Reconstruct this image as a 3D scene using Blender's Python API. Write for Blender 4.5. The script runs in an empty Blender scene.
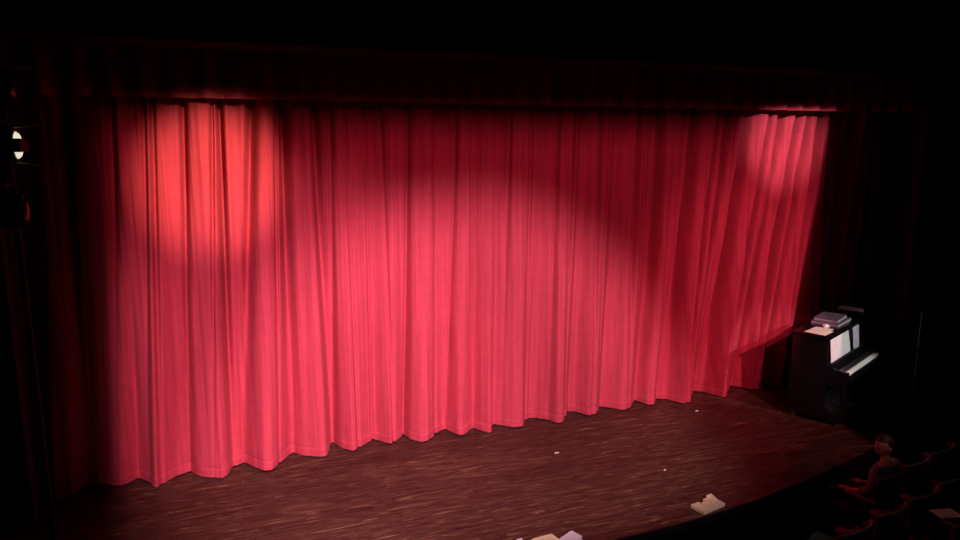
import bpy, bmesh, math, random
from mathutils import Vector, Matrix, noise
random.seed(4)
scn = bpy.context.scene
C = scn.collection
D = bpy.data
PI = math.pi

# ------------------------------------------------------------------ helpers
def link_mesh(name, bm, mat, parent=None, smooth=True):
    me = D.meshes.new(name)
    bmesh.ops.recalc_face_normals(bm, faces=bm.faces)
    bm.to_mesh(me); bm.free()
    o = D.objects.new(name, me); C.objects.link(o)
    if mat: me.materials.append(mat)
    if smooth:
        for p in me.polygons: p.use_smooth = True
        try: me.set_sharp_from_angle(angle=math.radians(38))
        except Exception: pass
    if parent: o.parent = parent
    return o
def empty(name, loc, rz=0):
    o = D.objects.new(name, None); C.objects.link(o)
    o.location = loc; o.rotation_euler = (0, 0, rz); o.empty_display_size = 0.1
    return o
def tag(o, label, cat, group=None):
    o['label'] = label; o['category'] = cat
    if group: o['group'] = group
    return o
def struct(o): o['kind'] = 'structure'; return o

def box(bm, x0, x1, y0, y1, z0, z1, bev=0.0, mat=None):
    t = bmesh.new()
    bmesh.ops.create_cube(t, size=1)
    for v in t.verts:
        v.co = Vector(((x0+x1)/2+v.co.x*(x1-x0), (y0+y1)/2+v.co.y*(y1-y0), (z0+z1)/2+v.co.z*(z1-z0)))
    if bev: bmesh.ops.bevel(t, geom=list(t.edges), offset=bev, segments=2, affect='EDGES', profile=.6)
    if mat: t.transform(mat)
    merge(bm, t)
def merge(bm, t):
    me = D.meshes.new('tmp'); t.to_mesh(me); t.free(); bm.from_mesh(me); D.meshes.remove(me)
def prism(bm, pts, axis, a, b, bev=0.0):
    """extrude a polygon (u,v) along axis 'x','y' or 'z' from a to b"""
    t = bmesh.new()
    f = {'x': lambda u, v, w: (w, u, v), 'y': lambda u, v, w: (u, w, v), 'z': lambda u, v, w: (u, v, w)}[axis]
    va = [t.verts.new(f(u, v, a)) for u, v in pts]; vb = [t.verts.new(f(u, v, b)) for u, v in pts]
    n = len(pts)
    t.faces.new(va[::-1]); t.faces.new(vb)
    for i in range(n): t.faces.new((va[i], va[(i+1) % n], vb[(i+1) % n], vb[i]))
    bmesh.ops.recalc_face_normals(t, faces=t.faces)
    if bev: bmesh.ops.bevel(t, geom=list(t.edges), offset=bev, segments=2, affect='EDGES', profile=.6)
    merge(bm, t)
def tube(bm, pts, r, n=12, cap=True):
    pts = [Vector(p) for p in pts]; rings = []
    for i, p in enumerate(pts):
        d = (pts[min(i+1, len(pts)-1)] - pts[max(i-1, 0)]).normalized()
        up = Vector((0, 0, 1)) if abs(d.z) < .9 else Vector((1, 0, 0))
        a = d.cross(up).normalized(); b = d.cross(a)
        rr = r[i] if isinstance(r, (list, tuple)) else r
        rings.append([bm.verts.new(p + (a*math.cos(k*2*PI/n) + b*math.sin(k*2*PI/n))*rr) for k in range(n)])
    for i in range(len(rings)-1):
        for k in range(n): bm.faces.new((rings[i][k], rings[i][(k+1) % n], rings[i+1][(k+1) % n], rings[i+1][k]))
    if cap: bm.faces.new(rings[0][::-1]); bm.faces.new(rings[-1])
def lathe(bm, prof, n=24, M=None):
    t = bmesh.new(); rings = []
    for r, z in prof:
        rings.append([t.verts.new((r*math.cos(k*2*PI/n), r*math.sin(k*2*PI/n), z)) for k in range(n)])
    for i in range(len(rings)-1):
        for k in range(n): t.faces.new((rings[i][k], rings[i][(k+1) % n], rings[i+1][(k+1) % n], rings[i+1][k]))
    t.faces.new(rings[0][::-1]); t.faces.new(rings[-1])
    if M: t.transform(M)
    merge(bm, t)
def interp(tab, x):
    if x <= tab[0][0]:
        (a, b), (c, d) = tab[0], tab[1]
    elif x >= tab[-1][0]:
        (a, b), (c, d) = tab[-2], tab[-1]
    else:
        for i in range(len(tab)-1):
            if tab[i][0] <= x <= tab[i+1][0]:
                (a, b), (c, d) = tab[i], tab[i+1]; break
    return b + (d-b)*(x-a)/(c-a)
def sstep(a, b, x):
    t = max(0, min(1, (x-a)/(b-a))); return t*t*(3-2*t)

# ------------------------------------------------------------------ materials
def mat(name, color, rough=.6, metal=0, spec=.5, emit=None, estr=0, sheen=0):
    m = D.materials.new(name); m.use_nodes = True
    b = m.node_tree.nodes['Principled BSDF']
    b.inputs['Base Color'].default_value = (*color, 1); b.inputs['Roughness'].default_value = rough
    b.inputs['Metallic'].default_value = metal; b.inputs['Specular IOR Level'].default_value = spec
    if emit:
        b.inputs['Emission Color'].default_value = (*emit, 1); b.inputs['Emission Strength'].default_value = estr
    if sheen:
        b.inputs['Sheen Weight'].default_value = sheen; b.inputs['Sheen Roughness'].default_value = .4
        b.inputs['Sheen Tint'].default_value = (1, .25, .3, 1)
    return m
def noisy(m, scale, stretch=(1, 1, 1), lo=.75, hi=1.2, bump=0, detail=4):
    nt = m.node_tree; N = nt.nodes; L = nt.links; b = N['Principled BSDF']
    tc = N.new('ShaderNodeTexCoord'); mp = N.new('ShaderNodeMapping'); mp.inputs['Scale'].default_value = stretch
    nz = N.new('ShaderNodeTexNoise'); nz.inputs['Scale'].default_value = scale; nz.inputs['Detail'].default_value = detail
    L.new(tc.outputs['Object'], mp.inputs['Vector']); L.new(mp.outputs[0], nz.inputs['Vector'])
    mr = N.new('ShaderNodeMapRange'); mr.inputs['From Min'].default_value = .25; mr.inputs['From Max'].default_value = .75
    mr.inputs['To Min'].default_value = lo; mr.inputs['To Max'].default_value = hi
    L.new(nz.outputs['Fac'], mr.inputs['Value'])
    mx = N.new('ShaderNodeMix'); mx.data_type = 'RGBA'; mx.blend_type = 'MULTIPLY'; mx.inputs['Factor'].default_value = 1
    mx.inputs[6].default_value = b.inputs['Base Color'].default_value
    L.new(mr.outputs[0], mx.inputs[7]); L.new(mx.outputs[2], b.inputs['Base Color'])
    if bump:
        bp = N.new('ShaderNodeBump'); bp.inputs['Strength'].default_value = bump; bp.inputs['Distance'].default_value = .01
        L.new(nz.outputs['Fac'], bp.inputs['Height']); L.new(bp.outputs[0], b.inputs['Normal'])
    return m

def velvet_material():
    m = mat('red_velvet', (.46, .040, .066), rough=.9, spec=.12, sheen=.05)
    nt = m.node_tree; N = nt.nodes; L = nt.links; b = N['Principled BSDF']
    tc = N.new('ShaderNodeTexCoord')
    def nz(scale, stretch, detail=4):
        mp = N.new('ShaderNodeMapping'); mp.inputs['Scale'].default_value = stretch
        t = N.new('ShaderNodeTexNoise'); t.inputs['Scale'].default_value = scale; t.inputs['Detail'].default_value = detail
        L.new(tc.outputs['Object'], mp.inputs['Vector']); L.new(mp.outputs[0], t.inputs['Vector']); return t
    nap = nz(6, (6, 1, .22), 5)          # vertical nap streaks
    crush = nz(9, (1, 1, 1.4), 6)        # crushed pile patches
    def mr(src, lo, hi, a=.3, c=.7):
        r = N.new('ShaderNodeMapRange'); r.inputs['From Min'].default_value = a; r.inputs['From Max'].default_value = c
        r.inputs['To Min'].default_value = lo; r.inputs['To Max'].default_value = hi
        L.new(src.outputs['Fac'], r.inputs['Value']); return r
    a = mr(nap, .86, 1.10); c = mr(crush, .95, 1.04)
    mu = N.new('ShaderNodeMath'); mu.operation = 'MULTIPLY'; L.new(a.outputs[0], mu.inputs[0]); L.new(c.outputs[0], mu.inputs[1])
    mx = N.new('ShaderNodeMix'); mx.data_type = 'RGBA'; mx.blend_type = 'MULTIPLY'; mx.inputs['Factor'].default_value = 1
    mx.inputs[6].default_value = b.inputs['Base Color'].default_value
    L.new(mu.outputs[0], mx.inputs[7]); L.new(mx.outputs[2], b.inputs['Base Color'])
    bp = N.new('ShaderNodeBump'); bp.inputs['Strength'].default_value = .10; bp.inputs['Distance'].default_value = .005
    L.new(crush.outputs['Fac'], bp.inputs['Height']); L.new(bp.outputs[0], b.inputs['Normal'])
    return m
VELVET = velvet_material()

def stage_wood():
    m = mat('stained_stage_boards', (.05, .02, .012), rough=.42, spec=.35)
    nt = m.node_tree; N = nt.nodes; L = nt.links; b = N['Principled BSDF']
    tc = N.new('ShaderNodeTexCoord')
    mp = N.new('ShaderNodeMapping'); mp.inputs['Scale'].default_value = (1, 1, 1)
    L.new(tc.outputs['Object'], mp.inputs['Vector'])
    br = N.new('ShaderNodeTexBrick')
    br.inputs['Scale'].default_value = 1; br.inputs['Brick Width'].default_value = 2.4; br.inputs['Row Height'].default_value = .14
    br.inputs['Mortar Size'].default_value = .0025; br.inputs['Mortar Smooth'].default_value = .3; br.inputs['Bias'].default_value = 0
    br.inputs['Color1'].default_value = (.0, .0, .0, 1); br.inputs['Color2'].default_value = (1, 1, 1, 1); br.inputs['Mortar'].default_value = (.5, .5, .5, 1)
    br.offset = .37; br.offset_frequency = 2
    L.new(mp.outputs[0], br.inputs['Vector'])
    # per-board offset of the grain
    sc = N.new('ShaderNodeVectorMath'); sc.operation = 'SCALE'; sc.inputs['Scale'].default_value = 7.3
    L.new(br.outputs['Color'], sc.inputs[0])
    ad = N.new('ShaderNodeVectorMath'); ad.operation = 'ADD'; L.new(mp.outputs[0], ad.inputs[0]); L.new(sc.outputs[0], ad.inputs[1])
    m2 = N.new('ShaderNodeMapping'); m2.inputs['Scale'].default_value = (.62, 5.6, 1); L.new(ad.outputs[0], m2.inputs['Vector'])
    wv = N.new('ShaderNodeTexNoise'); wv.inputs['Scale'].default_value = 2.3; wv.inputs['Detail'].default_value = 8; wv.inputs['Roughness'].default_value = .62; wv.inputs['Distortion'].default_value = 2.6
    L.new(m2.outputs[0], wv.inputs['Vector'])
    cr = N.new('ShaderNodeValToRGB')
    e = cr.color_ramp.elements
    e[0].position = .33; e[0].color = (.020, .0065, .0045, 1)
    e[1].position = .50; e[1].color = (.046, .0185, .0125, 1)
    k = e.new(.60); k.color = (.075, .034, .020, 1)
    k = e.new(.70); k.color = (.22, .11, .05, 1)
    L.new(wv.outputs['Fac'], cr.inputs['Fac'])
    # large worn patches
    m3 = N.new('ShaderNodeMapping'); m3.inputs['Scale'].default_value = (.35, 1.2, 1); L.new(tc.outputs['Object'], m3.inputs['Vector'])
    pt = N.new('ShaderNodeTexNoise'); pt.inputs['Scale'].default_value = 1.3; pt.inputs['Detail'].default_value = 3; L.new(m3.outputs[0], pt.inputs['Vector'])
    mr = N.new('ShaderNodeMapRange'); mr.inputs['From Min'].default_value = .3; mr.inputs['From Max'].default_value = .7; mr.inputs['To Min'].default_value = .7; mr.inputs['To Max'].default_value = 1.35
    L.new(pt.outputs['Fac'], mr.inputs['Value'])
    mx = N.new('ShaderNodeMix'); mx.data_type = 'RGBA'; mx.blend_type = 'MULTIPLY'; mx.inputs['Factor'].default_value = 1
    L.new(cr.outputs[0], mx.inputs[6]); L.new(mr.outputs[0], mx.inputs[7])
    # board gaps
    mg = N.new('ShaderNodeMix'); mg.data_type = 'RGBA'; L.new(br.outputs['Fac'], mg.inputs['Factor'])
    L.new(mx.outputs[2], mg.inputs[6]); mg.inputs[7].default_value = (.008, .003, .002, 1)
    L.new(mg.outputs[2], b.inputs['Base Color'])
    bp = N.new('ShaderNodeBump'); bp.inputs['Strength'].default_value = .2; bp.inputs['Distance'].default_value = .004
    L.new(wv.outputs['Fac'], bp.inputs['Height']); L.new(bp.outputs[0], b.inputs['Normal'])
    return m
STAGE = stage_wood()
BLACKWALL = noisy(mat('black_paint', (.02, .018, .017), .8), 3)
DARKRED = noisy(mat('dark_red_plaster', (.055, .008, .009), .8), 3)
BEAM = noisy(mat('olive_black_paint', (.007, .007, .005), .85, spec=.1), 4)
FASCIA = noisy(mat('unlit_black_fascia', (.006, .004, .004), .9, spec=.1), 5)  # unlit look of the stage front put into a near-black colour
CARPET = noisy(mat('dark_carpet', (.016, .007, .007), .95), 30, bump=.2)
PIANOBLK = noisy(mat('black_lacquer', (.006, .005, .006), .22, spec=.5), 2, lo=.8, hi=1.1)
PIANOSATIN = noisy(mat('worn_black_lacquer', (.012, .010, .011), .4), 5)
IVORY = noisy(mat('ivory_keys', (.86, .84, .78), .35), 8, lo=.94, hi=1.02)
PAPER = noisy(mat('white_paper', (.88, .88, .86), .8), 12, lo=.9, hi=1.02)
MUSICPAPER = noisy(mat('printed_music_paper', (.88, .88, .87), .8), 60, (1, 1, 6), lo=.55, hi=1.05, detail=2)
CREAM = noisy(mat('cream_paper', (.80, .72, .55), .8), 12, lo=.85, hi=1.04)
MAUVE = noisy(mat('mauve_folder', (.13, .085, .11), .6), 8)
GREYPAGE = noisy(mat('grey_page', (.40, .37, .44), .8), 9)  # mauve-grey tone for the book page and the folder leaves
BRASS = noisy(mat('worn_brass', (.45, .33, .16), .35, metal=1), 8)
BLACKMETAL = noisy(mat('black_metal', (.010, .010, .010), .6, spec=.2), 8)
GREYMETAL = noisy(mat('dull_grey_metal', (.26, .25, .24), .45, metal=.6), 6)
SEATRED = noisy(mat('seat_velvet', (.10, .012, .014), .9, sheen=.2), 20)
SEATRIM = noisy(mat('seat_rim', (.22, .20, .18), .4), 8)
SEATWOOD = noisy(mat('armrest_wood', (.22, .045, .03), .45), 6, (8, 1, 1))
CARD = noisy(mat('cream_card', (.66, .48, .30), .75), 14, lo=.8, hi=1.08)
PINKCARD = noisy(mat('pale_pink_paper', (.58, .46, .50), .75), 10, lo=.9, hi=1.05)
SKIN = noisy(mat('skin', (.50, .26, .19), .55), 9, lo=.9, hi=1.05)
SHIRT = noisy(mat('grey_shirt', (.17, .19, .20), .85), 14, bump=.2)
TROUSERS = noisy(mat('dark_trousers', (.020, .020, .026), .9), 14)
HAIR = noisy(mat('dark_hair', (.020, .012, .009), .6), 30, (1, 1, .3))
SHOE = mat('black_shoe', (.012, .012, .012), .4)
GLOW = mat('lit_lens', (.8, .78, .7), .3, emit=(1, .93, .72), estr=.8)
BLACKLENS = mat('unlit_lens', (.03, .03, .035), .1)

# ------------------------------------------------------------------ stage curtain
HEM_L = [(-2.35,8.2),(-2.22,8.08),(-2.05,8.3),(-1.88,8.05),(-1.72,8.1),(-1.55,8.32),(-1.43,8.29),(-1.347,8.203),(-1.258,8.134),(-1.185,8.193),(-1.094,8.3),(-0.991,8.185),(-0.915,8.007),(-0.872,7.967),(-0.822,7.986),(-0.769,8.103),(-0.671,8.222),(-0.544,8.256),(-0.465,8.134),(-0.325,8.017),(-0.197,7.97),(-0.132,8.024),(-0.041,8.207),(0.04,8.289),(0.084,8.245),(0.178,8.085),(0.262,7.986),(0.351,7.98),(0.454,8.137),(0.559,8.286),(0.636,8.347),(0.722,8.256),(0.866,8.159),(1.007,8.136),(1.059,8.207),(1.103,8.423),(1.145,8.408),(1.246,8.261),(1.327,8.154),(1.427,8.225),(1.553,8.354),(1.653,8.399),(1.736,8.303),(1.821,8.223),(1.899,8.276),(2.041,8.424),(2.087,8.239),(2.195,8.102),(2.283,8.134),(2.443,8.31),(2.568,8.403),(2.64,8.324),(2.703,8.18),(2.759,8.142),(2.869,8.258),(2.964,8.329),(3.03,8.198),(3.107,8.1),(3.15,8.13)]
HEM_R = [(3.0,8.4),(3.1,8.30),(3.185,8.25),(3.253,8.331),(3.348,8.242),(3.48,8.139),(3.606,8.128),(3.7,8.24),(3.783,8.36),(3.895,8.338),(3.994,8.226),(4.081,8.063),(4.173,8.066),(4.293,8.211),(4.415,8.402),(4.506,8.349),(4.594,8.217),(4.65,8.118),(4.77,8.192),(4.935,8.395),(5.05,8.311),(5.161,8.168),(5.255,8.134),(5.414,8.282),(5.552,8.445),(5.59,8.345),(5.619,8.206),(5.723,8.21),(5.892,8.409),(6.008,8.322),(6.1,8.157),(6.161,8.049),(6.28,8.091),(6.613,8.464),(6.714,8.379),(6.816,8.204),(6.872,8.093),(6.986,8.141),(7.315,8.464),(7.415,8.384),(7.496,8.233),(7.627,8.185),(7.8,8.4),(7.92,8.28),(8.0,8.13),(8.1,8.15),(8.3,8.42),(8.42,8.2),(8.55,8.12),(8.75,8.4),(8.9,8.15),(9.1,8.4),(9.25,8.2),(9.4,8.35)]
# where a fold at the hem sits at the top of the cloth
SHEAR = [(-2.4,-2.15),(-1.27,-1.02),(-.88,-.67),(-.54,-.33),(-.08,.02),(.46,.64),(1.07,1.05),(1.99,2.1),(3.17,3.18),(4.66,4.72),(5.24,5.36),(5.59,5.69),(5.99,6.22),(6.39,6.75),(7.04,7.52),(7.58,8.1),(8.13,8.55),(9.4,9.75)]
# long creases: X at top, X at hem, half width, depth at top, depth at hem
CREASES = [(-1.45,-1.6,.05,.10,.03),(-1.02,-1.27,.045,.09,.02),(-.71,-.95,.03,.08,.04),(-.63,-.83,.03,.10,.08),(-.33,-.54,.035,.12,.02),(-.04,-.28,.02,.08,.01),(.035,-.08,.035,.19,.09),(.37,.06,.055,.20,.02),
 (.62,.44,.02,.09,.03),(.70,.60,.055,.17,.03),(1.03,1.07,.05,.16,.09),(1.22,1.14,.03,.08,.06),(1.38,1.41,.02,.03,.05),(1.61,1.62,.02,.03,.05),(1.80,1.86,.02,.05,.04),(2.14,2.03,.02,.05,.05),(2.47,2.43,.02,.04,.05),(2.74,2.60,.025,.07,.05),
 (3.44,3.35,.02,.06,.01),(3.74,3.72,.03,.07,.05),(4.12,4.03,.03,.10,.03),(4.34,4.28,.02,.08,.05),(4.74,4.68,.04,.13,.04),(4.87,4.80,.02,.07,.02),(5.36,5.27,.045,.14,.04),(5.71,5.61,.04,.14,.03),(6.25,6.03,.05,.15,.03),
 (6.62,6.2,.04,.14,.04),(6.85,6.45,.05,.18,.04),(7.16,6.73,.045,.19,.03),(7.52,7.04,.045,.20,.03),(7.80,7.3,.045,.20,.04),(8.06,7.55,.04,.18,.04),(8.28,7.8,.04,.16,.04),(8.5,8.1,.05,.2,.05)]
ZTOP = 4.75
def hem_smooth(tab, x):
    # light smoothing so the folds are rounded cloth, not chamfers
    return (interp(tab, x-.014) + 2*interp(tab, x) + interp(tab, x+.014))/4
def cloth_point(tab, x, z, seed):
    t = max(0, min(1, z/4.2))
    X = x + (interp(SHEAR, x) - x)*t
    yb = hem_smooth(tab, x)
    keep = 1 - .72*sstep(0, .9, t)
    y = 8.24 + (yb - 8.24)*keep
    # deep creases
    for xt, xb, w, dt, db in CREASES:
        xc = xb + (xt-xb)*t; d = X - xc
        if abs(d) < w*4:
            right = sstep(4.9, 6.2, xt); left = 1-sstep(.9, 1.3, xt)
            k = sstep(.1, .95, t)*(1-right) + sstep(.02, .55, t)*right
            y += (db + (dt*(1+.55*left+.75*right)-db)*k)*math.exp(-(d/w)**2)*.95
    # gathers: rolls between creases, finer streaks
    g = noise.noise(Vector((X*5.1, z*.10, seed)))*.050 + noise.noise(Vector((X*11, z*.14, seed+7)))*.026
    g += noise.noise(Vector((X*24, z*.22, seed+3)))*.0115
    g += noise.noise(Vector((X*46, z*.3, seed+5)))*.0055
    y += g*(.42 + .58*sstep(.05, .8, t))*(1 + .5*sstep(5, 6.5, X))
    # slight puckering at the hem seam
    y += .022*noise.noise(Vector((X*8, z*7, 2)))*math.exp(-((z-.15)/.09)**2)
    return Vector((X, y, z))
def sheet_grid(bm, fn, xs, zs):
    rows = [[bm.verts.new(fn(x, z)) for x in xs] for z in zs]
    for j in range(len(zs)-1):
        for i in range(len(xs)-1):
            bm.faces.new((rows[j][i], rows[j][i+1], rows[j+1][i+1], rows[j+1][i]))
def curtain(name, tab, x0, x1, seed, dy, label):
    n = int((x1-x0)/.0085)
    xs = [x0 + (x1-x0)*i/n for i in range(n+1)]
    bm = bmesh.new()
    zs = [.125 + (ZTOP-.125)*(k/54)**1.15 for k in range(55)]
    sheet_grid(bm, lambda x, z: cloth_point(tab, x, z, seed)+Vector((0, dy, 0)), xs, zs)
    o = link_mesh(name, bm, VELVET)
    o.data.set_sharp_from_angle(angle=math.radians(180))
    tag(o, label, 'curtain', 'halves of the red stage curtain')
    bm = bmesh.new()
    sheet_grid(bm, lambda x, z: cloth_point(tab, x, z, seed)+Vector((0, dy-.004+.022*sstep(.106, .128, z), 0)), xs, [.014, .03, .05, .07, .09, .108, .118, .130])
    h = link_mesh('hem', bm, VELVET, o); h.data.set_sharp_from_angle(angle=math.radians(180))
    return o
curtain('stage_curtain', HEM_L, -2.35, 3.15, 1.3, 0, 'left half of the closed red velvet stage curtain, nearer the spotlight rack')
curtain('stage_curtain', HEM_R, 3.0, 9.4, 4.7, .02, 'right half of the closed red velvet stage curtain, behind the upright piano')

# valance
bm = bmesh.new()
VX0, VX1 = -2.3, 9.9
def val_pt(x, z):
    y = 7.93 + .045*math.sin(x*2*PI/.30 + 1.2*noise.noise(Vector((x*1.1, 0, 3)))) + .03*noise.noise(Vector((x*4, z*.5, 9))) + .012*noise.noise(Vector((x*14, z*.5, 5)))
    return Vector((x, y, z))
nx = 900
vxs = [VX0 + (VX1-VX0)*i/nx for i in range(nx+1)]
sheet_grid(bm, val_pt, vxs, [4.285, 4.34, 4.42, 4.5, 4.6, 4.8, 5.1, 5.5])
val = link_mesh('valance', bm, VELVET)
tag(val, 'dark gathered red valance hanging across the top of the stage curtain', 'valance')
bm = bmesh.new()
sheet_grid(bm, lambda x, z: val_pt(x, z)+Vector((0, -.006, 0)), vxs, [4.215, 4.23, 4.255, 4.287])
link_mesh('hem', bm, VELVET, val)

# ------------------------------------------------------------------ setting
def edge_y(x): return 5.34 + (x-3.2)**2/26
bm = bmesh.new()
xs = [-6 + 18*i/60 for i in range(61)]
front = [(x, min(edge_y(x), 7.9)) for x in xs]
poly = front + [(12, 10.5), (-6, 10.5)]
prism(bm, poly, 'z', -.62, 0)
st = struct(link_mesh('floor', bm, STAGE, smooth=False))
bm = bmesh.new()
fr = [(x, y-.004) for x, y in front]
va = [[bm.verts.new((x, y, z)) for x, y in fr] for z in (-.62, -.004)]; vb = [[bm.verts.new((x, y-.02, z)) for x, y in fr] for z in (-.62, -.004)]
for i in range(len(fr)-1):
    bm.faces.new((vb[0][i], vb[0][i+1], vb[1][i+1], vb[1][i])); bm.faces.new((vb[1][i], vb[1][i+1], va[1][i+1], va[1][i])); bm.faces.new((va[0][i+1], va[0][i], va[1][i], va[1][i+1]))
struct(link_mesh('trim_3', bm, FASCIA, smooth=False))  # thin dark sheet hung over the boards' front face to read as unlit
# stepped auditorium floor under the rows of seats
E1 = Vector((.976, .217, 0)); N1 = Vector((-.217, .976, 0)); O1 = Vector((5.28, 4.03, 0))
RZ = math.atan2(.217, .976)
ROWS = {'z': (-.62, -.18), 'a': (0, -.40), 'b': (.60, -.62)}     # offset along N1, floor level
def rowbox(n0, n1, z0, z1):
    b = bmesh.new()
    M = Matrix.Translation(O1) @ Matrix.Rotation(RZ, 4, 'Z')
    box(b, -8, 14, n0, n1, z0, z1, mat=M); return b
bm = rowbox(-.10, .50, -1.0, -.40); merge(bm, rowbox(.5, 6, -1.0, -.62)); merge(bm, rowbox(-1.3, -.10, -1.0, -.18))
struct(link_mesh('trim_auditorium', bm, CARPET, smooth=False)).name = 'floor_auditorium'
# proscenium: side walls, header with a moulded beam, back wall
bm = bmesh.new(); box(bm, -6, -1.95, 7.55, 7.75, 0, 9)
struct(link_mesh('wall_left', bm, BLACKWALL, smooth=False))
bm = bmesh.new(); box(bm, 9.95, 10.9, 7.75, 7.95, 0, 5.0); box(bm, 9.95, 10.06, 7.70, 7.75, 0, 5.0); box(bm, 10.79, 10.9, 7.70, 7.75, 0, 5.0)
struct(link_mesh('trim_1', bm, DARKRED, smooth=False))
bm = bmesh.new(); box(bm, 9.4, 20, 7.96, 8.1, -.62, 9)
struct(link_mesh('wall_right', bm, BLACKWALL, smooth=False))
bm = bmesh.new(); box(bm, -6, 20, 7.2, 7.4, 4.95, 9)
struct(link_mesh('wall_front', bm, BLACKWALL, smooth=False))
bm = bmesh.new()
prism(bm, [(7.2, 4.62), (7.02, 4.66), (6.98, 4.72), (6.98, 4.90), (7.04, 4.93), (7.04, 4.99), (7.2, 5.02)], 'x', -6, 20)
struct(link_mesh('trim_2', bm, BEAM, smooth=False))
bm = bmesh.new(); box(bm, -6, 12, 10.3, 10.5, 0, 9)
struct(link_mesh('wall_back', bm, BLACKWALL, smooth=False))

# ------------------------------------------------------------------ upright piano
PR = math.radians(25.3)
pn = tag(empty('upright_piano', (7.47, 6.85, 0), PR), 'black upright piano beside the right end of the curtain, papers on its lid', 'piano')
W, DP, HT = 1.52, .46, 1.22
side = [(.0, 1.18), (DP, 1.18), (DP, .06), (-.27, .06), (-.29, .09), (-.27, .13), (-.03, .16), (-.01, .30), (-.02, .54), (-.26, .585), (-.30, .62), (-.305, .70), (-.28, .755), (-.10, .79), (-.01, .83)]
for x0 in (0, W-.05):
    bm = bmesh.new(); prism(bm, side, 'x', x0, x0+.05, .006)
    link_mesh('side_panel', bm, PIANOBLK, pn)
    bm = bmesh.new()
    lathe(bm, [(.016, 0), (.030, .01), (.026, .10), (.032, .22), (.024, .34), (.034, .42), (.034, .44)], 16, Matrix.Translation((x0+.025, -.235, .135)))
    link_mesh('leg', bm, PIANOBLK, pn)
    for yy in (-.2, DP-.08):
        bm = bmesh.new(); lathe(bm, [(.03, -.012), (.034, -.006), (.034, .006), (.03, .012)], 16, Matrix.Translation((x0+.025, yy, .034)) @ Matrix.Rotation(PI/2, 4, 'Y'))
        box(bm, x0+.012, x0+.038, yy-.012, yy+.012, .034, .062)
        link_mesh('caster', bm, BRASS, pn)
bm = bmesh.new(); box(bm, -.015, W+.015, -.03, DP+.015, 1.18, 1.22, .008)
lid = link_mesh('lid', bm, PIANOBLK, pn)
bm = bmesh.new(); box(bm, -.01, W+.01, .17, .176, 1.2203, 1.2215)
link_mesh('hinge', bm, BRASS, lid)
bm = bmesh.new(); box(bm, .05, W-.05, .02, .05, .84, 1.18, .004); box(bm, .10, W-.10, .012, .02, .90, 1.14, .003)
link_mesh('front_panel', bm, PIANOBLK, pn)
bm = bmesh.new(); box(bm, .05, W-.05, -.06, .02, .825, .845, .004); box(bm, .09, W-.09, -.062, -.05, .845, .858, .003)
link_mesh('music_shelf', bm, PIANOSATIN, pn)
bm = bmesh.new(); box(bm, .05, W-.05, .10, .13, .16, .60, .004); box(bm, .12, W-.12, .094, .10, .24, .55, .003)
link_mesh('lower_panel', bm, PIANOBLK, pn)
bm = bmesh.new(); box(bm, .05, W-.05, -.02, .14, .07, .135, .012)
link_mesh('bottom_rail', bm, PIANOSATIN, pn)
bm = bmesh.new(); box(bm, .05, W-.05, -.28, .10, .60, .68, .006)
link_mesh('key_bed', bm, PIANOBLK, pn)
bm = bmesh.new(); box(bm, .05, W-.05, -.295, -.272, .64, .725, .005)
link_mesh('key_slip', bm, PIANOBLK, pn)
bm = bmesh.new(); prism(bm, [(-.115, .76), (-.10, .75), (.0, .80), (.02, .83), (.0, .84), (-.02, .825)], 'x', .05, W-.05, .003)
link_mesh('fallboard', bm, PIANOBLK, pn)
bm = bmesh.new(); box(bm, .03, W-.03, DP-.03, DP-.004, .1, 1.18)
link_mesh('back_panel', bm, PIANOSATIN, pn)
kb = bmesh.new(); kx0, kx1 = .10, W-.10; nk = 52; kw = (kx1-kx0)/nk
for k in range(nk): box(kb, kx0+k*kw+.0006, kx0+(k+1)*kw-.0006, -.27, -.115, .715, .745, .0015)
wk = link_mesh('white_keys', kb, IVORY, pn)
kb = bmesh.new()
for k in range(nk-1):
    if k % 7 in (0, 2, 3, 5, 6):
        c = kx0+(k+1)*kw; box(kb, c-.005, c+.005, -.215, -.115, .745, .757, .002)
link_mesh('black_keys', kb, PIANOSATIN, pn)
for x0 in (.05, W-.10):
    bm = bmesh.new(); box(bm, x0, x0+.05, -.27, -.10, .68, .76, .006)
    link_mesh('key_block', bm, PIANOBLK, pn)
for k in (-1, 0, 1):
    bm = bmesh.new(); cx = W/2 + k*.085
    tube(bm, [(cx, -.01, .10), (cx, -.08, .098), (cx, -.15, .085)], [.009, .011, .011], 10)
    box(bm, cx-.026, cx+.026, -.20, -.12, .072, .088, .007)
    link_mesh('pedal', bm, BRASS, pn)

PM = Matrix.Translation((7.47, 6.85, 0)) @ Matrix.Rotation(PR, 4, 'Z')
def on_piano(name, x, y, z, label, cat, rz=0, group=None):
    p = PM @ Vector((x, y, z)); return tag(empty(name, p, PR+rz), label, cat, group)
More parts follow.
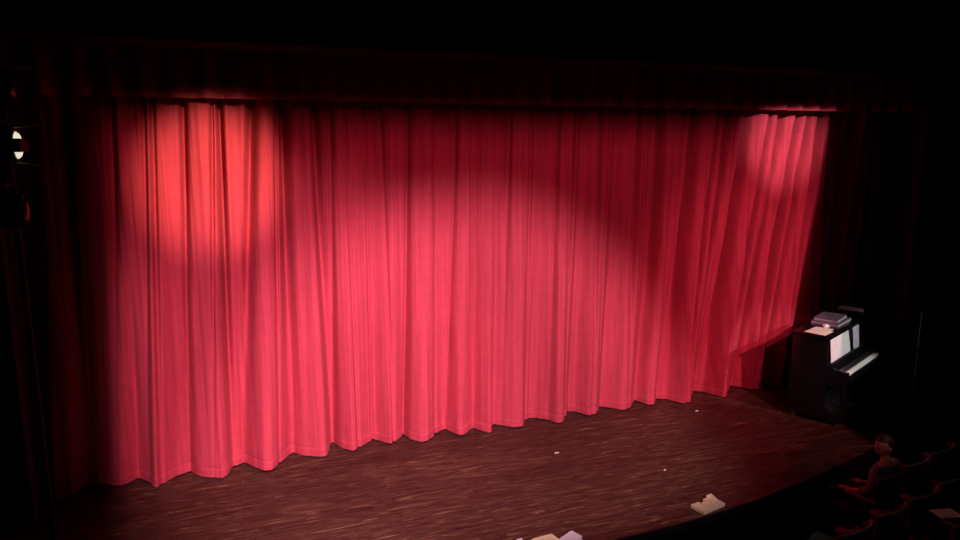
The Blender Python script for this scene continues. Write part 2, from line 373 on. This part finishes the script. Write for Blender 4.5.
# sheet music leaning on the front panel: three joined pages
def page(bm, x0, x1, z0, z1, y0, y1, curl=0, th=.003, n=14, top_in=0):
    vs = []
    for i in range(n+1):
        u = i/n
        for j in range(6):
            v = j/5
            x = x0+(x1-x0)*u - top_in*v*u
            y = y0+(y1-y0)*v - curl*math.sin(PI*u)*(.4+.6*v) 
            vs.append((x, y, z0+(z1-z0)*v))
    a = [bm.verts.new(p) for p in vs]; b = [bm.verts.new((p[0], p[1]+th, p[2])) for p in vs]
    for i in range(n):
        for j in range(5):
            q = [i*6+j, (i+1)*6+j, (i+1)*6+j+1, i*6+j+1]
            bm.faces.new([a[k] for k in q]); bm.faces.new([b[k] for k in reversed(q)])
    def strip(idx):
        for k in range(len(idx)-1): bm.faces.new((a[idx[k]], a[idx[k+1]], b[idx[k+1]], b[idx[k]]))
    strip([i*6 for i in range(n+1)]); strip([i*6+5 for i in range(n+1)]); strip(list(range(6))); strip([n*6+j for j in range(6)])
sm = on_piano('sheet_music', 0, 0, .846, 'bright white sheet music standing open at the left of the piano desk', 'sheet music')
for k in range(3):
    bm = bmesh.new(); page(bm, .09+k*.265, .352+k*.265, 0, .36-.012*k, -.034, .004, .010+.002*k, top_in=.06 if k == 2 else 0)
    pg = link_mesh('page', bm, MUSICPAPER, sm)
ob = on_piano('open_book', 0, 0, .846, 'greyish open book with a curling page right of the white sheet music', 'book')
bm = bmesh.new(); page(bm, .98, 1.24, 0, .34, -.045, -.005, .035, th=.004)
link_mesh('page', bm, GREYPAGE, ob)
bm = bmesh.new(); page(bm, .90, 1.26, 0, .35, -.012, .006, 0, th=.006)
link_mesh('cover', bm, PIANOSATIN, ob)
# loose cream papers on the lid
cp = [((.02, .05), (.31, .04), (.33, .25), (.05, .27), .0), ((.0, .10), (.24, .07), (.27, .30), (.03, .33), .0035), ((.17, .09), (.42, .07), (.40, .30), (.20, .31), .007)]
clab = ['cream paper at the front corner of the piano lid, lowest of its pile', 'cream paper nearest the curtain side on the piano lid', 'cream paper on top of the pile beside the mauve folders']
for k, (a, b, c, d, dz) in enumerate(cp):
    bm = bmesh.new(); prism(bm, [a, b, c, d], 'z', dz, dz+.003)
    o = link_mesh('paper', bm, CREAM, None, smooth=False)
    o.location = PM @ Vector((0, 0, 1.2225)); o.rotation_euler = (0, 0, PR)
    tag(o, clab[k], 'paper', 'papers on the piano lid')
o = on_piano('crumpled_tissue', .46, .19, 1.222, 'small crumpled white tissue between the papers and mauve folders', 'tissue')
bm = bmesh.new(); bmesh.ops.create_icosphere(bm, subdivisions=3, radius=.04)
for v in bm.verts:
    v.co *= 1+.5*noise.noise(v.co*45); v.co.z = max(0, v.co.z*.8+.02)
link_mesh('folds', bm, PAPER, o)
# folders
zz = 1.222
for k, (x0, x1, y0, y1, h, rz) in enumerate([(.60, 1.16, .07, .44, .038, 0), (.68, 1.14, .12, .44, .036, .05)]):
    cx, cy = (x0+x1)/2, (y0+y1)/2
    lab = ['mauve folder lying on the piano lid, lower of the two', 'mauve folder lying on the piano lid, upper of the two'][k]
    f = on_piano('folder', cx, cy, zz, lab, 'folder', rz, 'folders on the piano lid')
    bm = bmesh.new(); hx, hy = (x1-x0)/2, (y1-y0)/2
    prism(bm, [(-hy, 0), (hy, 0), (hy, h), (-hy, h), (-hy, h-.003), (hy-.003, h-.003), (hy-.003, .003), (-hy, .003)], 'x', -hx, hx)
    link_mesh('cover', bm, MAUVE, f, smooth=False)
    bm = bmesh.new(); box(bm, -hx+.006, hx-.006, -hy+.006, hy-.004, .0032, h-.0032)
    link_mesh('pages', bm, GREYPAGE, f, smooth=False)
    zz += h+.001
# piano lamp
la = on_piano('piano_lamp', 1.28, .20, 1.222, 'unlit dark piano lamp with a flat bar shade on the piano lid', 'lamp')
bm = bmesh.new(); lathe(bm, [(.075, 0), (.075, .012), (.06, .02), (.014, .03)], 24); link_mesh('base', bm, BLACKMETAL, la)
bm = bmesh.new(); tube(bm, [(0, 0, .025), (0, 0, .09), (0, -.02, .128), (0, -.06, .145)], .009); link_mesh('stem', bm, GREYMETAL, la)
bm = bmesh.new(); prism(bm, [(-.24, .125), (.10, .125), (.09, .155), (.06, .165), (-.20, .165), (-.23, .155)], 'x', -.055, .055, .006); link_mesh('lamp_shade', bm, MAUVE, la)

# slim stand behind the piano's right end
sp = tag(empty('microphone_stand', (9.2, 6.88, 0)), 'thin dark upright stand at far right beyond the piano', 'stand')
bm = bmesh.new(); lathe(bm, [(.14, 0), (.14, .02), (.12, .028), (.02, .035)], 28); link_mesh('base', bm, BLACKMETAL, sp)
bm = bmesh.new(); tube(bm, [(0, 0, .03), (0, 0, .85)], .014); link_mesh('pole', bm, GREYMETAL, sp)
bm = bmesh.new(); tube(bm, [(0, 0, .85), (0, 0, 1.42)], .009); link_mesh('pole', bm, GREYMETAL, sp)
bm = bmesh.new(); lathe(bm, [(.014, .82), (.02, .83), (.02, .89), (.012, .9)], 16); link_mesh('clutch', bm, BLACKMETAL, sp)

# ------------------------------------------------------------------ things on the stage floor
bx = tag(empty('shallow_box', (4.583, 5.535, 0), math.radians(12)), 'cream shallow box with a notched back edge on the front of the stage', 'box')
bm = bmesh.new()
prism(bm, [(-.19, -.10), (.19, -.10), (.19, .115), (.045, .115), (.045, .062), (-.055, .062), (-.055, .10), (-.19, .10)], 'z', 0, .050, .004)
link_mesh('tray', bm, CARD, bx, smooth=False)
bm = bmesh.new(); prism(bm, [(.0, .050), (.113, .050), (.113, .092), (.10, .092)], 'x', .168, .186, .001); prism(bm, [(.10, .05), (.113, .05), (.113, .088), (.10, .088)], 'x', .10, .17, .001)
link_mesh('raised_flap', bm, CARD, bx, smooth=False)
bm = bmesh.new()
box(bm, -.188, .188, -.099, -.086, .050, .056, .002); box(bm, -.188, -.176, -.086, .098, .050, .056, .002); box(bm, .176, .188, -.086, .10, .050, .056, .002)
link_mesh('rim', bm, PINKCARD, bx, smooth=False)
bx.scale = (.86, .88, .72)
def leaflet(pts, z0, name, m, label, cat):
    cx = sum(p[0] for p in pts)/len(pts); cy = sum(p[1] for p in pts)/len(pts)
    o = tag(empty(name, (cx, cy, z0)), label, cat)
    q = [(x-cx, y-cy) for x, y in pts]
    bm = bmesh.new(); prism(bm, q, 'z', 0, .004); link_mesh('lower_leaf', bm, m, o, smooth=False)
    bm = bmesh.new()
    t = bmesh.new(); vs = [t.verts.new((x*.985, y*.985, .005 + (.022 if i in (1, 2) else 0))) for i, (x, y) in enumerate(q)]
    vb = [t.verts.new((v.co.x, v.co.y, v.co.z+.003)) for v in vs]; n = len(vs)
    t.faces.new(vs[::-1]); t.faces.new(vb)
    for i in range(n): t.faces.new((vs[i], vs[(i+1) % n], vb[(i+1) % n], vb[i]))
    merge(bm, t); link_mesh('upper_leaf', bm, m, o, smooth=False)
    return o
leaflet([(2.58, 5.46), (2.84, 5.44), (2.80, 5.60), (2.59, 5.615)], 0, 'folded_card', CARD, 'tan folded card at the bottom edge, beside the pale pink paper', 'card')
leaflet([(2.90, 5.42), (3.06, 5.45), (3.01, 5.585), (2.83, 5.52)], 0, 'folded_paper', PINKCARD, 'pale pink folded paper right of the tan card at the bottom edge', 'paper')
for (x, y, s, m, lab) in [(6.17, 7.81, .018, PAPER, 'tiny white scrap on the boards close to the curtain hem'),
                          (3.68, 7.26, .020, CREAM, 'tiny pale scrap on the boards in the middle of the stage'),
                          (4.66, 6.41, .011, CREAM, 'tiny pale speck on the boards behind the shallow box'),
                          (2.485, 5.655, .022, PINKCARD, 'tiny pink scrap at the bottom edge left of the tan card')]:
    bm = bmesh.new(); prism(bm, [(-1.6*s, -.5*s), (.4*s, -.7*s), (1.7*s, -.1*s), (.7*s, .6*s), (-1.1*s, .4*s)], 'z', .0005, .005)
    o = link_mesh('paper_scrap', bm, m, None, smooth=False); o.location = (x, y, 0)
    tag(o, lab, 'scrap', 'scraps on the stage boards')

# ------------------------------------------------------------------ spotlight rack at the left
RX, RY = -1.62, 6.5
rk = tag(empty('lighting_boom', (RX-.02, RY+.36, 0)), 'black vertical pipe holding stage lights at the far left', 'pole')
bm = bmesh.new(); tube(bm, [(0, 0, .03), (0, 0, 4.6)], .025); link_mesh('pipe', bm, BLACKMETAL, rk)
bm = bmesh.new(); lathe(bm, [(.25, 0), (.25, .03), (.06, .05)], 28); link_mesh('base', bm, BLACKMETAL, rk)
def lantern(z, yaw, lit, label):
    # body along local +x
    r = tag(empty('stage_light', (RX, RY, z), yaw), label, 'stage light', 'stage lights on the left pipe')
    Mx = Matrix.Rotation(PI/2, 4, 'Y')
    bm = bmesh.new(); lathe(bm, [(.05, -.20), (.10, -.18), (.125, -.10), (.13, .06), (.135, .10), (.135, .13), (.125, .13)], 28, Mx); link_mesh('housing', bm, BLACKMETAL, r)
    bm = bmesh.new(); lathe(bm, [(.108, .128), (.09, .150), (.055, .162), (.01, .166)], 28, Mx); link_mesh('lens', bm, GLOW if lit else BLACKLENS, r)
    bm = bmesh.new()
    for s in (-1, 1): box(bm, -.02, .02, s*.145-.006, s*.145+.006, -.02, .20)
    box(bm, -.02, .02, -.151, .151, .19, .20); link_mesh('yoke', bm, BLACKMETAL, r)
    bm = bmesh.new(); q = Matrix.Rotation(-yaw, 4, 'Z') @ Vector((-.02, .36-.03, 0)); tube(bm, [(0, 0, .205), (q.x, q.y, .205)], .016); link_mesh('clamp', bm, BLACKMETAL, r)
    for s in (-1, 1):
        bm = bmesh.new(); box(bm, .13, .27, -.12, .12, -.003, .003, 0, Matrix.Translation((0, 0, s*.135)) @ Matrix.Translation((.13, 0, 0)) @ Matrix.Rotation(-s*.15, 4, 'Y') @ Matrix.Translation((-.13, 0, 0)))
        link_mesh('barn_door', bm, BLACKMETAL, r)
    if lit:
        bm = bmesh.new(); box(bm, .12, .18, -.135, .135, -.052, .052, .006); link_mesh('crossbar', bm, BLACKMETAL, r)
    return r
lantern(4.19, .15, False, 'unlit black stage light at the top of the left pipe')
lantern(3.74, .0, True, 'lit stage light with two bright glints on the left pipe')
lantern(3.22, .15, False, 'unlit black stage light lowest on the left pipe')

# ------------------------------------------------------------------ theatre seats
SW = .585
def make_seat():
    r = empty('theatre_seat', (0, 0, 0))
    # local: x along row (centre 0), y forward, z up, floor at 0; back of the backrest near y=0
    bm = bmesh.new(); n = 16; w = .255
    def bk(u, v, th):    # wrap-around back
        x = w*u; y = .02 + .085*abs(u)**2.4 + .05*(1-v) + th; z = .36 + .54*v - .03*abs(u)**3*v
        return (x, y, z)
    A = [[bm.verts.new(bk(-1+2*i/n, j/8, 0)) for j in range(9)] for i in range(n+1)]
    B = [[bm.verts.new(bk(-1+2*i/n, j/8, .06 - .02*(j/8))) for j in range(9)] for i in range(n+1)]
    for i in range(n):
        for j in range(8):
            bm.faces.new((A[i][j], A[i+1][j], A[i+1][j+1], A[i][j+1])); bm.faces.new((B[i][j+1], B[i+1][j+1], B[i+1][j], B[i][j]))
        bm.faces.new((A[i][8], A[i+1][8], B[i+1][8], B[i][8])); bm.faces.new((A[i+1][0], A[i][0], B[i][0], B[i+1][0]))
    for j in range(8):
        bm.faces.new((A[0][j], A[0][j+1], B[0][j+1], B[0][j])); bm.faces.new((A[n][j+1], A[n][j], B[n][j], B[n][j+1]))
    bkst = link_mesh('backrest', bm, SEATRED, r)
    bm = bmesh.new(); tube(bm, [Vector(bk(-1+2*i/n, 1, .02))+Vector((0, 0, .004)) for i in range(n+1)], .016, 10)
    link_mesh('top_rail', bm, SEATRIM, bkst)
    bm = bmesh.new(); box(bm, -.24, .24, .12, .54, .37, .45, .03); link_mesh('seat', bm, SEATRED, r)
    for s in (-1, 1):
        bm = bmesh.new(); box(bm, s*.268-.02, s*.268+.02, .10, .44, .61, .645, .012); arm = link_mesh('armrest', bm, SEATWOOD, r)
        bm = bmesh.new(); prism(bm, [(.06, .0), (.42, .0), (.38, .06), (.36, .55), (.40, .612), (.10, .612), (.08, .5)], 'x', s*.268-.013, s*.268+.013, .003); link_mesh('side_panel', bm, BLACKMETAL, r)
    return r
def copy_tree(o, parent=None):
    c = o.copy(); C.objects.link(c)
    if parent: c.parent = parent
    for ch in [x for x in list(D.objects) if x.parent == o]: copy_tree(ch, c)
    return c
seats = []
# (row, index, label)
PLACES = [('a', -1, 'dark theatre seat nearest the bottom edge, at the left end of the near row'),
 ('a', 0, 'dark theatre seat second from the left in the near row, curved pale top rail'),
 ('a', 1, 'dark theatre seat third from the left in the near row'),
 ('a', 2, 'dark theatre seat fourth from the left in the near row, just above the pale programme'),
 ('b', 2, 'dark theatre seat that the person in grey sits in'),
 ('b', 3, 'empty dark theatre seat directly right of the seated person'),
 ('b', 4, 'empty dark theatre seat second to the right of the seated person'),
 ('b', 5, 'empty dark theatre seat third to the right of the seated person'),
 ('z', 0, 'dark theatre seat in the bottom right corner with a programme on its armrest')]
proto = make_seat(); first = True
for row, k, lab in PLACES:
    off, z = ROWS[row]
    s = proto if first else copy_tree(proto); first = False
    sh = -.04 if row == 'z' else 0
    p = O1 + E1*(SW*(k+.5)+sh) + N1*off
    s.location = (p.x, p.y, z); s.rotation_euler = (0, 0, RZ)
    tag(s, lab, 'seat', 'theatre seats in front of the stage')
# programmes on armrests
def prog(e, n, z, rz, label, m):
    p = O1 + E1*e + N1*n
    o = tag(empty('programme', (p.x, p.y, z), RZ+rz), label, 'programme')
    for i, (dz, t) in enumerate(((0, 0), (.004, .02))):
        bm = bmesh.new(); box(bm, -.075, .075, -.11, .11, dz, dz+.003, 0, Matrix.Rotation(t, 4, 'Y')); link_mesh('leaf', bm, m, o, smooth=False)
    return o
ez = SW*.5-.28+.268
prog(SW*.5-.04+.268+.13, -.62+.45, ROWS['z'][1]+.647, 1.15, 'pale programme lying on an armrest at the right picture edge', PAPER)
o = tag(empty('loose_sheet', (6.03, 5.40, -.62), .5), 'white loose sheet on the dark floor at the foot of the stage front', 'paper')
bm = bmesh.new(); prism(bm, [(-.15, -.11), (.15, -.11), (.15, .11), (-.15, .11)], 'z', 0, .003); link_mesh('sheet', bm, PAPER, o, smooth=False)
bm = bmesh.new(); prism(bm, [(.06, .003), (.14, .003), (.15, .03), (.14, .012)], 'y', -.10, .08); link_mesh('turned_corner', bm, PAPER, o, smooth=False)

# ------------------------------------------------------------------ seated person
def skin_mesh(verts, edges, radii, root=0, sub=2):
    me = D.meshes.new('sk'); me.from_pydata([Vector(v) for v in verts], edges, [])
    o = D.objects.new('sk', me); C.objects.link(o)
    md = o.modifiers.new('s', 'SKIN'); md.use_smooth_shade = True
    for i, r in enumerate(radii):
        r = r if isinstance(r, tuple) else (r, r)
        me.skin_vertices[0].data[i].radius = r
    me.skin_vertices[0].data[root].use_root = True
    sd = o.modifiers.new('d', 'SUBSURF'); sd.levels = sub; sd.render_levels = sub
    bpy.context.view_layer.update()
    ev = o.evaluated_get(bpy.context.evaluated_depsgraph_get())
    m2 = D.meshes.new_from_object(ev)
    bm = bmesh.new(); bm.from_mesh(m2)
    D.objects.remove(o); D.meshes.remove(me); D.meshes.remove(m2)
    return bm
def remesh(bm, vox):
    me = D.meshes.new('rm'); bm.to_mesh(me); bm.free()
    o = D.objects.new('rm', me); C.objects.link(o)
    md = o.modifiers.new('r', 'REMESH'); md.mode = 'VOXEL'; md.voxel_size = vox
    sm_ = o.modifiers.new('sm', 'SMOOTH'); sm_.iterations = 3; sm_.factor = .5
    bpy.context.view_layer.update()
    ev = o.evaluated_get(bpy.context.evaluated_depsgraph_get())
    m2 = D.meshes.new_from_object(ev)
    b2 = bmesh.new(); b2.from_mesh(m2)
    D.objects.remove(o); D.meshes.remove(me); D.meshes.remove(m2)
    return b2
pe_p = O1 + E1*1.46 + N1*(.60)
per = tag(empty('person', (pe_p.x, pe_p.y, ROWS['b'][1]), RZ), 'person in a grey shirt sitting in a dark theatre seat, watching the stage', 'person')
# local frame: x right, y forward (to the stage), z up; hips on the cushion
HIP = (0, .24, .54)
V = {'hip': HIP, 'waist': (0, .20, .70), 'chest': (0, .17, .88), 'neck0': (0, .17, 1.00), 'neck1': (0, .185, 1.08)}
P = [V['hip'], V['waist'], V['chest'], V['neck0'], V['neck1']]; R = [(.16, .12), (.14, .10), (.16, .105), (.065, .06), (.052, .055)]
Ed = [(0, 1), (1, 2), (2, 3), (3, 4)]
def chain(frm, pts, rs):
    last = frm
    for p, r in zip(pts, rs):
        P.append(p); R.append(r); Ed.append((last, len(P)-1)); last = len(P)-1
    return last
hands = []
for s in (-1, 1):
    chain(0, [(s*.10, .30, .53), (s*.13, .66, .52), (s*.13, .69, .28), (s*.13, .67, .08)], [.085, .06, .052, .038])
    chain(len(P)-1, [(s*.14, .82, .045)], [.034])
    chain(2, [(s*.17, .16, .94), (s*.235, .18, .72), (s*.17, .40, .615), (s*.15, .455, .605)], [.062, .045, .032, .03])
body = skin_mesh(P, Ed, R, 0, 2)
# hands on the thighs: palm and five bent fingers each
for s in (-1, 1):
    hp = [(s*.15, .44, .607), (s*.145, .50, .600), (s*.145, .525, .598)]; hr = [(.028, .02), (.038, .018), (.036, .016)]; he = [(0, 1), (1, 2)]
    hb = skin_mesh(hp, he, hr, 0, 2); merge(body, hb)
    for q, (dx, ln) in enumerate([(-.030, .062), (-.010, .075), (.010, .070), (.029, .055)]):
        x = s*.145+s*dx
        f = skin_mesh([(x, .515, .600), (x+s*dx*.15, .515+ln*.5, .601), (x+s*dx*.2, .515+ln*.8, .590), (x+s*dx*.2, .515+ln*.95, .574)], [(0, 1), (1, 2), (2, 3)], [.0092, .0088, .0082, .007], 0, 2); merge(body, f)
    f = skin_mesh([(s*.122, .475, .600), (s*.095, .50, .598), (s*.088, .525, .590)], [(0, 1), (1, 2)], [.012, .0105, .009], 0, 2); merge(body, f)
# head turned a little left to the stage
def headmesh(grow=1.0, hair=False):
    h = bmesh.new(); bmesh.ops.create_uvsphere(h, u_segments=32, v_segments=24, radius=1)
    for v in h.verts:
        x, y, z = v.co
        yy = y*.098; zz = z*.120; xx = x*.076
        if z < 0: xx *= 1-.28*z*z; 
        if z < -.3 and y < 0: yy *= 1-.35*(-z-.3)
        if y > .2 and not hair: yy += .012*math.exp(-((z+.75)/.25)**2) - .010*math.exp(-((z-.02)/.16)**2)*math.exp(-((abs(x)-.40)/.2)**2)
        v.co = Vector((xx, yy, zz))*grow
    return h
hd = headmesh()
t = bmesh.new(); bmesh.ops.create_cone(t, cap_ends=True, segments=10, radius1=.017, radius2=.007, depth=.046)
t.transform(Matrix.Translation((0, .098, -.008)) @ Matrix.Rotation(-.5, 4, 'X')); merge(hd, t)
for dz in (-.047, -.058):
    t = bmesh.new(); bmesh.ops.create_uvsphere(t, u_segments=12, v_segments=8, radius=1)
    t.transform(Matrix.Translation((0, .092, dz)) @ Matrix.Diagonal((.022, .010, .0055, 1))); merge(hd, t)
for s in (-1, 1):
    t = bmesh.new(); bmesh.ops.create_uvsphere(t, u_segments=12, v_segments=10, radius=1)
    t.transform(Matrix.Translation((s*.079, -.005, -.005)) @ Matrix.Diagonal((.010, .020, .032, 1))); merge(hd, t)
    t = bmesh.new(); bmesh.ops.create_uvsphere(t, u_segments=12, v_segments=10, radius=.012)
    t.transform(Matrix.Translation((s*.030, .079, .004))); merge(hd, t)
HM = Matrix.Translation((0, .205, 1.17)) @ Matrix.Rotation(math.radians(55), 4, 'Z') @ Matrix.Rotation(math.radians(-4), 4, 'X')
hd.transform(HM); merge(body, hd)
body = remesh(body, .0065)
link_mesh('body', body, SKIN, per)
# eyes, hair, shirt, trousers, shoes
for s in (-1, 1):
    t = bmesh.new(); bmesh.ops.create_uvsphere(t, u_segments=10, v_segments=8, radius=.0055); t.transform(HM @ Matrix.Translation((s*.030, .0905, .004)))
    link_mesh('eye', t, SHOE, per)
hr_ = headmesh(1.09, True)
bmesh.ops.delete(hr_, geom=[v for v in hr_.verts if (v.co.y > .01 and v.co.z < .055) or v.co.z < -.07 or (v.co.y > -.035 and v.co.z < .012)], context='VERTS')
hr_.transform(HM @ Matrix.Translation((0, -.004, .004)))
bmesh.ops.solidify(hr_, geom=list(hr_.faces), thickness=.012)
link_mesh('hair', hr_, HAIR, per)
P = [(0, .235, .56), V['waist'], V['chest'], (0, .17, .985)]; R = [(.168, .128), (.152, .113), (.172, .118), (.085, .075)]; Ed = [(0, 1), (1, 2), (2, 3)]
for s in (-1, 1): chain(2, [(s*.175, .16, .94), (s*.238, .18, .73), (s*.19, .33, .65)], [.075, .060, .048])
link_mesh('shirt', remesh(skin_mesh(P, Ed, R, 0, 2), .009), SHIRT, per)
P = [(0, .24, .53)]; R = [(.166, .125)]; Ed = []
for s in (-1, 1): chain(0, [(s*.10, .32, .53), (s*.13, .67, .52), (s*.13, .70, .28), (s*.13, .68, .10)], [.096, .074, .066, .055])
link_mesh('trousers', remesh(skin_mesh(P, Ed, R, 0, 2), .010), TROUSERS, per)
for s in (-1, 1):
    t = bmesh.new(); box(t, s*.135-.045, s*.135+.045, .62, .88, .0, .10, .035); 
    for v in t.verts:
        if v.co.y > .74: v.co.z *= .65
    link_mesh('shoe', t, SHOE, per)

# ------------------------------------------------------------------ lights
def spot(name, loc, aim, deg, blend, watts, color, radius=.08, edges=()):
    l = D.lights.new(name, 'SPOT'); l.energy = watts; l.color = color; l.spot_size = math.radians(deg); l.spot_blend = blend; l.shadow_soft_size = radius
    o = D.objects.new(name, l); C.objects.link(o); o.location = loc
    o.rotation_euler = (Vector(aim)-Vector(loc)).to_track_quat('-Z', 'Y').to_euler()
    if edges:   # framing shutters of the lantern: each is a plane through the lamp and an edge line on the curtain
        l.use_nodes = True; nt = l.node_tree; N = nt.nodes; L = nt.links
        em = N['Emission']; g = N.new('ShaderNodeNewGeometry'); prev = None
        for e1, e2, inside, soft in edges:
            Lp = Vector(loc); n = (Vector(e1)-Lp).cross(Vector(e2)-Lp).normalized()
            if n.dot(Vector(inside)-Lp) < 0: n = -n
            dt = N.new('ShaderNodeVectorMath'); dt.operation = 'DOT_PRODUCT'; dt.inputs[1].default_value = n
            L.new(g.outputs['Incoming'], dt.inputs[0])
            mr = N.new('ShaderNodeMapRange'); mr.interpolation_type = 'SMOOTHSTEP'
            mr.inputs['From Min'].default_value = -soft; mr.inputs['From Max'].default_value = soft
            L.new(dt.outputs['Value'], mr.inputs['Value'])
            if prev is None: prev = mr.outputs[0]
            else:
                mm = N.new('ShaderNodeMath'); mm.operation = 'MULTIPLY'; L.new(prev, mm.inputs[0]); L.new(mr.outputs[0], mm.inputs[1]); prev = mm.outputs[0]
        L.new(prev, em.inputs['Strength'])
    return o
MID = (3, 8.2, 2)
LEFT = ((-1.02, 8.2, 4.1), (-1.22, 8.2, 0), MID, .022)
RIGHT = ((8.62, 8.2, 4.2), (8.15, 8.2, 0), MID, .006)
def TOP(z, soft): return ((-1, 8.2, z), (8, 8.2, z), MID, soft)
FRONT = ((-1, 5.55, 0), (7, 5.55, 0), (3, 7, 0), .035)          # cut off in front of the stage edge
CORNER = ((8.2, 8.2, 0), (4.6, 5.5, 0), (3, 7, 0), .075)
FRONT = ((-1, 5.55, 0), (7, 5.55, 0), (3, 7, 0), .035)          # cut off in front of the stage edge
CORNER = ((8.2, 8.2, 0), (4.6, 5.5, 0), (3, 7, 0), .075)
# broad red wash over the whole cloth
spot('wash_lamp', (3.2, -1.0, 6.0), (3.2, 8.2, 1.4), 74, .3, 1300, (1, .22, .36), .1, (LEFT, RIGHT, TOP(3.93, .03), FRONT, CORNER))
# right wash from straight in front of the right end
spot('right_wash_lamp', (6.2, -.5, 5.8), (7.5, 8.2, 1.0), 34, .9, 2300, (1, .34, .44), .06, (RIGHT, TOP(4.2, .010), FRONT))
# centre pool
spot('centre_lamp', (2.6, -1.5, 5.6), (2.8, 8.2, -.32), 39, .55, 5400, (1, .86, .92), .1, (LEFT, RIGHT, TOP(4.0, .03), FRONT, CORNER))
# left pool
spot('left_lamp', (-.2, -1.0, 5.4), (.85, 8.2, .75), 34, .85, 3900, (1, .72, .82), .1, (LEFT, TOP(4.0, .03), FRONT))
# amber top-left spot
spot('amber_lamp', (1.5, .6, 5.3), (-.08, 8.2, 3.36), 13.8, 1.0, 5300, (1, .80, .50), .08, (TOP(4.19, .012), ((-.95, 8.2, 4), (-1.1, 8.2, 2.5), MID, .06)))
# top-right spot
spot('right_lamp', (6.2, 1.4, 5.3), (7.80, 8.2, 3.85), 14, 1.0, 3000, (1, .82, .82), .04, (RIGHT, TOP(4.18, .007)))
# neutral lamp on the piano
spot('piano_lamp_beam', (9.6, 1.6, 4.8), (8.0, 7.02, 1.1), 15.5, .7, 1200, (1, .97, .95), .05)
# faint fill added over the seats to lift them from black; no lamp hangs there
a = D.lights.new('seat_fill', 'AREA'); a.energy = 3.2; a.size = 3; a.color = (1, .88, .80)
o = D.objects.new('seat_fill', a); C.objects.link(o); o.location = (6.5, 3.0, 6.5); o.rotation_euler = (0, 0, 0)

w = D.worlds.new('World'); scn.world = w; w.use_nodes = True
w.node_tree.nodes['Background'].inputs['Color'].default_value = (1, .8, .75, 1)
w.node_tree.nodes['Background'].inputs['Strength'].default_value = .0012

# ------------------------------------------------------------------ camera
cd = D.cameras.new('camera'); cam = D.objects.new('camera', cd); C.objects.link(cam); scn.camera = cam
cd.sensor_width = 36; cd.lens = 36*699/960; cd.clip_start = .05
pitch = math.atan(126/699); yaw = math.radians(20.2)
fw = Vector((math.sin(yaw)*math.cos(pitch), math.cos(yaw)*math.cos(pitch), -math.sin(pitch)))
cam.location = (0, 0, 3.75); cam.rotation_euler = fw.to_track_quat('-Z', 'Y').to_euler()
scn.view_settings.view_transform = 'Standard'; scn.view_settings.look = 'None'
scn.view_settings.exposure = 0; scn.view_settings.gamma = 1
